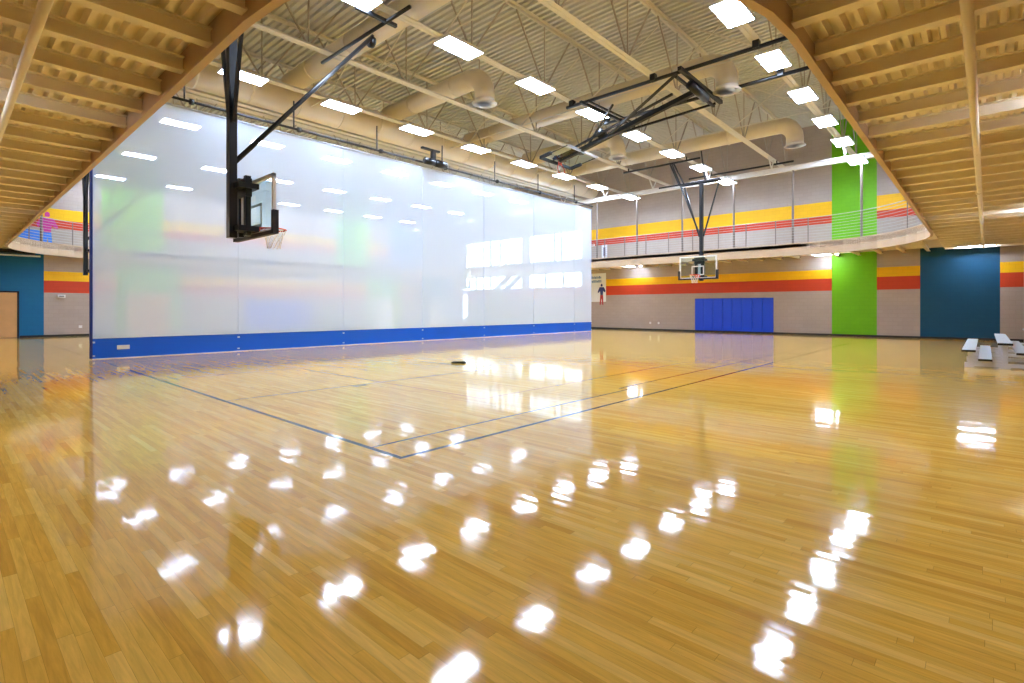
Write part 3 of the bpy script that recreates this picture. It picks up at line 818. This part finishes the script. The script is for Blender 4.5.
MB().box(WX-.02, WX, 19.9, 20.35, 5.05, 6.0).build('sheet', 'poster', po)
MB().box(WX-.026, WX-.02, 20.04, 20.2, 5.2, 5.8).build('figure_print', 'figblue', po)
ex = empty('exit_sign', (0, 0, 0), 'small white sign with red marks beside upper stripe near curtain', 'sign')
MB().box(WX-.05, WX, 20.95, 21.3, 5.98, 6.14).build('sign_plate', 'white', ex)
MB().box(WX-.056, WX-.05, 21.0, 21.25, 6.03, 6.09).build('red_mark', 'figred', ex)

def put_up(yp):
    def put(mb, poly):
        n = len(poly); vs = [(x, yp, z) for x, z in poly]+[(x, yp-.006, z) for x, z in poly]
        mb.add(vs, [tuple(range(n))[::-1], tuple(range(n, 2*n))]+[((i+1) % n, i, n+i, n+(i+1) % n) for i in range(n)])
    return put
wg = empty('wall_graphic', (0, 0, 0), 'magenta and blue athlete graphic on the upper wall at far left', 'wall graphic')
a, b, c = MB(), MB(), MB(); figure(a, b, c, 4.1, 4.75, 2.1, put_up(WY2-.003))
a.build('shirt_print', 'figpink', wg); b.build('trousers_print', 'figsky', wg); c.build('head_print', 'figpink', wg)
bx = empty('blue_panel', (0, 0, 0), 'pale blue board on the upper track at far left', 'board')
MB().box(2.75, 3.75, WY2-.35, WY2-.3, 4.75, 5.75).build('panel', 'figsky', bx)
MB().box(2.8, 2.86, WY2-.4, WY2-.25, 4.62, 4.76).box(3.64, 3.7, WY2-.4, WY2-.25, 4.62, 4.76).build('foot', 'dark', bx)

# little things on the left wall
sp = empty('wall_speaker', (0, 0, 0), 'small white box fixed below the red stripe at left', 'wall box')
MB().box(4.15, 4.45, WY-.12, WY, 2.0, 2.16).build('box', 'white', sp)
MB().box(4.2, 4.4, WY-.13, WY-.12, 2.03, 2.12).build('grille', 'grey', sp)
tag(MB().box(5.0, 5.14, WY-.03, WY, .42, .56).box(5.04, 5.10, WY-.035, WY-.03, .45, .53).build('outlet_plate', 'white'), 'white socket plate low on the grey wall left of the curtain', 'outlet')
tag(MB().box(WX-.03, WX, 15.9, 16.02, .42, .56).box(WX-.035, WX-.03, 15.93, 15.99, .45, .53).build('outlet_plate', 'white'), 'white socket plate low on the far wall right of poster', 'outlet')
tag(MB().box(WX-.03, WX, 16.5, 16.62, .42, .56).box(WX-.035, WX-.03, 16.53, 16.59, .45, .53).build('outlet_plate', 'white'), 'white socket plate low on the far wall, nearer the poster', 'outlet')
ct = empty('cable_tray', (0, 0, 0), 'white conduit and black bar under the track at far left', 'conduit')
MB().tube([(-1.8, 34.6, 4.02), (3.4, 34.6, 4.02)], .04, 8).build('conduit', 'white', ct, True)
MB().box(.9, 3.2, 34.3, 34.9, 4.1, 4.28).build('bar', 'black', ct)

# corner column at right end of far wall
struct('column', MB().box(31.4, 31.6, -1.42, -1.25, 0, 4.3), 'joist', 'slim post near the right end of the far wall')

# ------------------------------------------------------------------ bleachers
bl = empty('bleachers', (17.0, 0, 0), 'small aluminium bleachers with plank seats at the right', 'bleachers')
def plank(y0, y1, z, name):
    mb = MB().box(.05, 6.45, y0, y1, z-.045, z)
    for k in range(1, 4):
        y = y0+(y1-y0)*k/4; mb.box(.05, 6.45, y-.006, y+.006, z, z+.004)
    o = mb.build(name, 'plank', bl)
    MB().box(.03, .05, y0-.004, y1+.004, z-.05, z+.002).box(6.45, 6.47, y0-.004, y1+.004, z-.05, z+.002).build('end_cap', 'black', o)
plank(.17, .43, .43, 'seat_plank'); plank(-.13, .12, .22, 'foot_plank')
plank(-.49, -.23, .62, 'seat_plank'); plank(-.8, -.55, .4, 'foot_plank'); plank(-1.15, -.89, .81, 'seat_plank')
for x in (.2, 2.2, 4.3, 6.2):
    mb = MB()
    mb.box(x, x+.05, -1.2, .38, .03, .12).box(x, x+.05, .22, .32, .12, .385).box(x, x+.06, -.41, -.31, .12, .575).box(x, x+.05, -1.06, -.98, .09, .765)
    mb.box(x, x+.05, -.32, .24, .13, .175).box(x, x+.05, -.98, -.4, .31, .355)
    mb.box(x, x+.05, .2, .38, 0, .03).box(x, x+.05, -.46, -.26, 0, .03).box(x, x+.05, -1.1, -.94, 0, .03)
    mb.build('frame', 'frame', bl)
MB().box(.2, 6.25, -.38, -.34, .2, .25).box(.2, 6.25, -1.04, -1.0, .3, .35).build('long_rail', 'frame', bl)

fb = empty('floor_plate', (9.25, 10.3, 0), 'small black bar lying on the floor in front of the curtain', 'floor plate', None, TH0-PI/2)
MB().box(-.19, .19, -.05, .05, .0, .045).build('bar', 'black', fb)
MB().box(-.15, .15, -.03, .03, .045, .052).build('grip', 'dark', fb)

# ------------------------------------------------------------------ tree and bench behind curtain
tr = empty('artificial_tree', (18.9, 34.6, 0), 'cone-shaped tree standing behind the curtain beside the blue pads', 'tree')
MB().tube([(0, 0, 0), (0, 0, 2.2)], [.06, .02], 8).build('trunk', 'trunk', tr)
MB().tube([(0, 0, 0), (0, 0, .04)], .28, 12).build('stand', 'trunk', tr)
mb = MB(); rnd = random.Random(5)
for k in range(420):
    t = rnd.random()**.8; z = .25+t*1.85; r = .62*(1-t)+.03
    a = rnd.uniform(0, 2*PI); d = Vector((math.cos(a), math.sin(a), 0))
    p = Vector((0, 0, z+.05)); e = d*r*rnd.uniform(.7, 1.1)+Vector((0, 0, z-.12))
    s = Vector((-d.y, d.x, 0))*.05
    mb.add([p, e-s, e+s*.2-Vector((0, 0, .05)), e+s], [(0, 1, 2), (0, 2, 3)])
mb.build('branches', 'treegreen', tr)
bn = empty('low_bench', (0, 0, 0), 'long low bench behind the curtain beside the tree', 'bench')
MB().box(19.7, 22.1, 34.5, 34.9, .42, .47).build('seat', 'alu', bn)
for x in (19.9, 21.8): MB().box(x, x+.05, 34.55, 34.85, 0, .42).build('leg', 'alu', bn)

# ------------------------------------------------------------------ world, camera, view
w = bpy.data.worlds.new('World'); scene.world = w; w.use_nodes = True
bg = w.node_tree.nodes['Background']; bg.inputs[0].default_value = (.70, .85, 1., 1); bg.inputs[1].default_value = SKY

cam = bpy.data.cameras.new('camera'); co = bpy.data.objects.new('camera', cam); COL.objects.link(co)
F, TH = 521., math.atan(473/521.)
cam.sensor_fit = 'HORIZONTAL'; cam.sensor_width = 36.; cam.lens = 36*F/1024; cam.clip_start = .05; cam.clip_end = 200
cam.shift_y = -33/1024
co.location = (0, 0, 1.45); co.rotation_euler = (PI/2, 0, TH-PI/2)
scene.camera = co
vs = scene.view_settings
vs.view_transform = 'Standard'; vs.look = 'None'; vs.gamma = 1; vs.use_curve_mapping = False; vs.exposure = EXPOSURE
scene.cycles.max_bounces = 10; scene.cycles.diffuse_bounces = 6; scene.cycles.transparent_max_bounces = 12
scene.cycles.sample_clamp_indirect = 6
